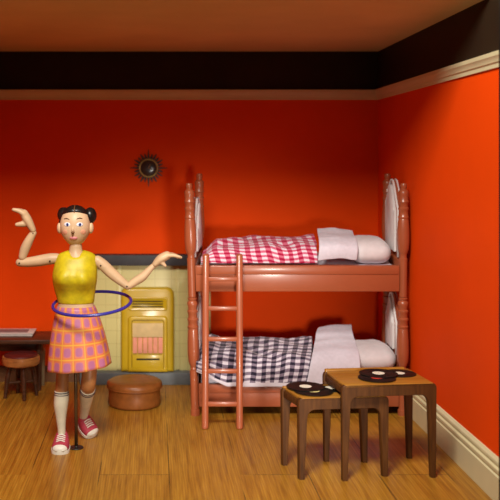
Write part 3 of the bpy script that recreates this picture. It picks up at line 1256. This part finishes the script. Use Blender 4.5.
def arm(sh, up_pts, up_r, fo_pts, fo_r):
    u = limb('upper_arm', M['skin'], dl, up_pts, up_r)
    f = limb('forearm', M['skin'], dl, fo_pts, fo_r)
    return u, f


ua, fa = arm(None, [Q(57, 258.5), Q(50, 259), Q(38, 261), Q(27, 262.3), Q(19.5, 262.6)], [.034, .037, .036, .031, .026],
             [Q(22.5, 256.8, -.004), Q(25, 249), Q(29, 240.5), Q(33.3, 233)], [.026, .032, .029, .022])
build('pin', pin(Q(50.5, 260.5), .006, .037), M['joint'], ua)
build('pin', pin(Q(19.8, 262.8), .006, .026), M['joint'], ua)
build('pin', pin(Q(33.4, 233.2), .0045, .022), M['joint'], fa)
ub_, fb = arm(None, [Q(97.5, 260.5), Q(103, 265), Q(112, 273.5), Q(121, 281), Q(127.5, 286)], [.034, .037, .036, .030, .024],
              [Q(129.5, 285.5, -.004), Q(136, 281), Q(143, 276.5), Q(150, 269), Q(154.5, 265)], [.023, .028, .028, .021, .017])
build('pin', pin(Q(101, 265), .006, .036), M['joint'], ub_)
build('pin', pin(Q(127, 286), .006, .024), M['joint'], ub_)


def hand(wrist, palm, knuck, tips, thumb, spread, r=.0125):
    """palm wedge, four unequal fingers and a thumb, fused into one skin"""
    bm = bmesh.new()
    ax = Vector((0, 1, 0))
    pp, rr_ = roundends(*smoothpts([wrist, palm, knuck], [.021, .030, .028], 5))
    tube(bm, pp, rr_, 16, True, 1.45, (0, 1, 0))
    for k in range(4):
        o_ = (k - 1.5)
        ln = (.90, 1.0, .95, .78)[k]
        base = knuck + ax * o_ * .0165 + (palm - knuck) * .25
        d = tips - knuck
        bend = Vector((-d.z, 0, d.x)).normalized() * (-1 if spread < 0 else 1)
        mid = knuck + d * .5 * ln + ax * o_ * .021 + bend * d.length * .10
        tip = knuck + d * ln + ax * o_ * .024 + Vector((0, 0, .004 * o_ * -1))
        pp, rr_ = roundends(*smoothpts([base, knuck + ax * o_ * .018, mid, tip], [r, r * 1.0, r * .88, r * .66], 5))
        tube(bm, pp, rr_, 12)
    tb_, tt = thumb
    pp, rr_ = roundends(*smoothpts([palm * .75 + wrist * .25, tb_, tb_ * .45 + tt * .55, tt], [r * 1.2, r * 1.15, r * .98, r * .75], 5))
    tube(bm, pp, rr_, 12)
    o = build('hand', bm, M['skin'], dl)
    md = o.modifiers.new('fuse', 'REMESH')
    md.mode = 'VOXEL'
    md.voxel_size = .0042
    md.use_smooth_shade = True
    sm = o.modifiers.new('soft', 'SMOOTH')
    sm.factor = .5
    sm.iterations = 3
    return o


hand(Q(33, 230.2), Q(27.8, 220.5), Q(23.8, 213.5), Q(13.6, 210.0), (Q(24.0, 223.8, -.012), Q(17.4, 224.4, -.022)), -1, .0180)
hand(Q(155.2, 264.0), Q(160.5, 259.0), Q(167.0, 255.3), Q(181.0, 257.6), (Q(161.5, 262, -.014), Q(165.2, 265.4, -.020)), 1, .0140)

# --- legs
limb('leg', M['skin_leg'], dl, [Q(65, 325), Q(63.5, 345), Q(63, 368), Q(62.2, 382), Q(61.8, 394)], [.058, .056, .045, .042, .046])
kn = P(88.2, 384, 5.86)
limb('leg', M['skin_leg'], dl, [Q(86, 325), P(88, 350, 5.89), P(89.2, 372, 5.86), kn, P(87.6, 391, 5.92)], [.058, .057, .050, .049, .044])


def sock(pts, rad, bands):
    p, r = smoothpts(pts, rad, 8)
    bm = bmesh.new()
    tube(bm, p, r, 24)
    o = build('sock', bm, M['sock'], dl)
    for a, b in bands:
        d = (p[b] - p[a])
        bm = bmesh.new()
        tube(bm, [p[a], p[a] + d * .5, p[b]], [r[a] + .0022] * 3, 24)
        build('band', bm, M['stripe'], o)
    return o


so = sock([Q(61.6, 390.6), Q(61.5, 398), Q(60.8, 406), Q(61.0, 418), Q(61.6, 430), Q(61.8, 440)], [.047, .049, .046, .034, .026, .028], [])
for y0, y1, rx in ((391.6, 392.5, .0492), (393.8, 394.5, .0498)):
    bm = bmesh.new()
    tube(bm, [Q(61.6, y0), Q(61.6, y1)], rx, 28)
    flat(build('band', bm, M['stripe'], so))
an = P(83.0, 418.5, 6.17)
so2 = sock([P(87.9, 388, 5.885), P(86.5, 396, 5.96), P(84.8, 408, 6.08), an], [.0495, .046, .035, .028], [])
p0, p1 = P(87.9, 388, 5.885), P(86.5, 396, 5.96)
for a, b in ((.10, .17), (.30, .36)):
    bm = bmesh.new()
    tube(bm, [p0 + (p1 - p0) * a, p0 + (p1 - p0) * b], .0512, 28)
    flat(build('band', bm, M['stripe'], so2))


def shoe(heel, toe, upv, ankle_h):
    """sneaker from heel to toe: sole, canvas upper, rubber toe cap, laces"""
    heel, toe, upv = Vector(heel), Vector(toe), Vector(upv)
    ax = (toe - heel)
    L = ax.length
    ax.normalize()
    side = ax.cross(upv).normalized()
    up_ = side.cross(ax).normalized()

    def plan(t):
        # half width along the foot
        return (.032 + .020 * math.sin(PI * min(1, t * .95)) ** .8 + .008 * t) * (1 if t < .8 else math.sqrt(max(.03, 1 - ((t - .8) / .2) ** 2)) * .92 + .08) * (1 if t > .12 else .62 + .38 * math.sqrt(max(0, 1 - ((.12 - t) / .12) ** 2)))

    def pt(t, sx, h):
        return heel + ax * L * t + side * sx + up_ * h
    ts = [0, .02, .05, .1, .2, .3, .4, .5, .6, .7, .8, .86, .91, .95, .98, 1.0]
    root = empty('shoe', heel)
    root.parent = dl
    root.matrix_parent_inverse = Matrix.Translation(-dl.location)
    bm = bmesh.new()
    R = []
    for t in ts:
        w = plan(t) * 1.06
        R.append([pt(t, -w, 0), pt(t, w, 0), pt(t, w * 1.02, .012), pt(t, w, .022), pt(t, -w, .022), pt(t, -w * 1.02, .012)])
    loft(bm, R)
    part(root, flat(build('sole', bm, M['rubber']), 50))

    def top(t):
        return ankle_h - (ankle_h - .064) * min(1, max(0, (t - .25) / .50)) ** .8 if t < .75 else .064 - .030 * ((t - .75) / .25) ** 2

    def shell(name, t0, t1, grow, m):
        bm = bmesh.new()
        R = []
        n_ = 18
        for q in range(n_ + 1):
            t = t0 + (t1 - t0) * q / n_
            w = plan(t) * 1.0 + grow
            h = top(t) + grow
            r = []
            for j in range(13):
                a = PI * j / 12
                r.append(pt(t, -w * math.copysign(abs(math.cos(a)) ** .8, math.cos(a)), .018 + (h - .018) * math.sin(a) ** .7))
            R.append(r)
        loft(bm, R)
        return part(root, build(name, bm, m))
    shell('upper', .0, .89, 0, M['shoe'])
    shell('toe_cap', .87, .995, .0015, M['rubber'])
    for q in range(4):
        t = .42 + q * .085
        h = top(t)
        bm = bmesh.new()
        w = plan(t) * .5
        tube(bm, *smoothpts([pt(t, -w, h * .92), pt(t + .01, 0, h + .005), pt(t, w, h * .92)], [.0045] * 3, 4), n=8)
        part(root, build('lace', bm, M['rubber']))
    return root


def part(root, o):
    o.parent = root
    o.matrix_parent_inverse = Matrix.Translation(-root.location) @ Matrix.Translation(Vector((0, 0, 0)))
    # root itself sits under the doll, so undo the whole chain
    o.matrix_parent_inverse = (Matrix.Translation(root.location)).inverted()
    return o


toe = FL(59.4, 455.0)
shoe(Vector((Q(61.9, 0).x, DY + .055, 0)), toe, (0, 0, 1), .115)
t2 = FL(93.6, 438.5)
h2 = P(80.5, 421.5, 6.215)
shoe(h2, Vector((t2.x, t2.y, .008)), Vector((.35, -.75, .75)), .100)

# ------------------------------------------------------------------ stand and hoop
sd = FL(76.3, 448)
sn = tag(empty('doll_stand', sd), 'thin dark metal rod stand on a flat base under the doll', 'stand')
bm = bmesh.new()
lathe(bm, [(.01, 0), (.046, 0), (.048, .003), (.046, .007), (.014, .010), (.010, .018), (.003, .018)], 36, sd.x, sd.y)
flat(build('base', bm, M['base'], sn), 40)
bm = bmesh.new()
tube(bm, [sd + Vector((0, 0, .008)), Vector((Q(75.3, 336).x, sd.y, Q(0, 336).z))], .0115, 14)
build('rod', bm, M['rod'], sn)

hc = Q(92.0, 303.2, -.0)
bm = bmesh.new()
N = 96
rad, rt = 39.0 * s, .0105
tilt = Matrix.Rotation(math.radians(-3.4), 3, 'Y') @ Matrix.Rotation(math.radians(8.6), 3, 'X')
R = []
for q in range(13):
    a = 2 * PI * q / 12
    R.append([hc + tilt @ Vector(((rad + rt * math.cos(a)) * math.cos(2 * PI * j / N), (rad + rt * math.cos(a)) * math.sin(2 * PI * j / N), rt * math.sin(a))) for j in range(N)])
loft(bm, R, cap=False)
bmesh.ops.remove_doubles(bm, verts=bm.verts, dist=1e-5)
tag(build('hula_hoop', bm, M['hoop']), 'tilted dark blue hula hoop around the waist of the doll', 'hoop')

# ------------------------------------------------------------------ light
def area(name, loc, target, size, energy, col, size_y=None):
    d = bpy.data.lights.new(name, 'AREA')
    d.energy = energy
    d.color = col
    d.size = size
    if size_y:
        d.shape = 'RECTANGLE'
        d.size_y = size_y
    o = bpy.data.objects.new(name, d)
    C.objects.link(o)
    o.location = loc
    o.rotation_euler = (Vector(target) - Vector(loc)).to_track_quat('-Z', 'Y').to_euler()
    return o


area('key_lamp', (-.3, 2.4, 4.55), (.4, 6.6, .8), 1.3, 330, (1, .95, .84))
d = bpy.data.lights.new('added_fill_spot', 'SPOT')  # added fill, no real source: lifts the lower wall behind the bunks
d.energy = 620
d.color = (1, .94, .84)
d.spot_size = math.radians(34)
d.spot_blend = 1
d.shadow_soft_size = .28
o = bpy.data.objects.new('added_fill_spot', d)
C.objects.link(o)
o.location = (.95, 1.5, .98)
o.rotation_euler = (Vector((.35, 7.7, .35)) - o.location).to_track_quat('-Z', 'Y').to_euler()
w = bpy.data.worlds.new('room_ambient')
bpy.context.scene.world = w
w.use_nodes = True
bg = w.node_tree.nodes['Background']
bg.inputs[0].default_value = (1, .86, .70, 1)
bg.inputs[1].default_value = .035

# ------------------------------------------------------------------ camera
cam = bpy.data.cameras.new('camera')
cam.sensor_width = 36
cam.lens = F / 500 * 36
cam.shift_x = (250 - CX) / 500
cam.shift_y = (CY - 250) / 500
cam.clip_start = .05
cam.dof.use_dof = True
cam.dof.focus_distance = 6.05
cam.dof.aperture_fstop = 1.5
co = bpy.data.objects.new('camera', cam)
C.objects.link(co)
co.location = (0, 0, H)
co.rotation_euler = (PI / 2, 0, 0)
sc = bpy.context.scene
sc.camera = co
sc.view_settings.view_transform = 'Standard'
sc.view_settings.look = 'None'
sc.view_settings.gamma = 1
sc.view_settings.exposure = .06
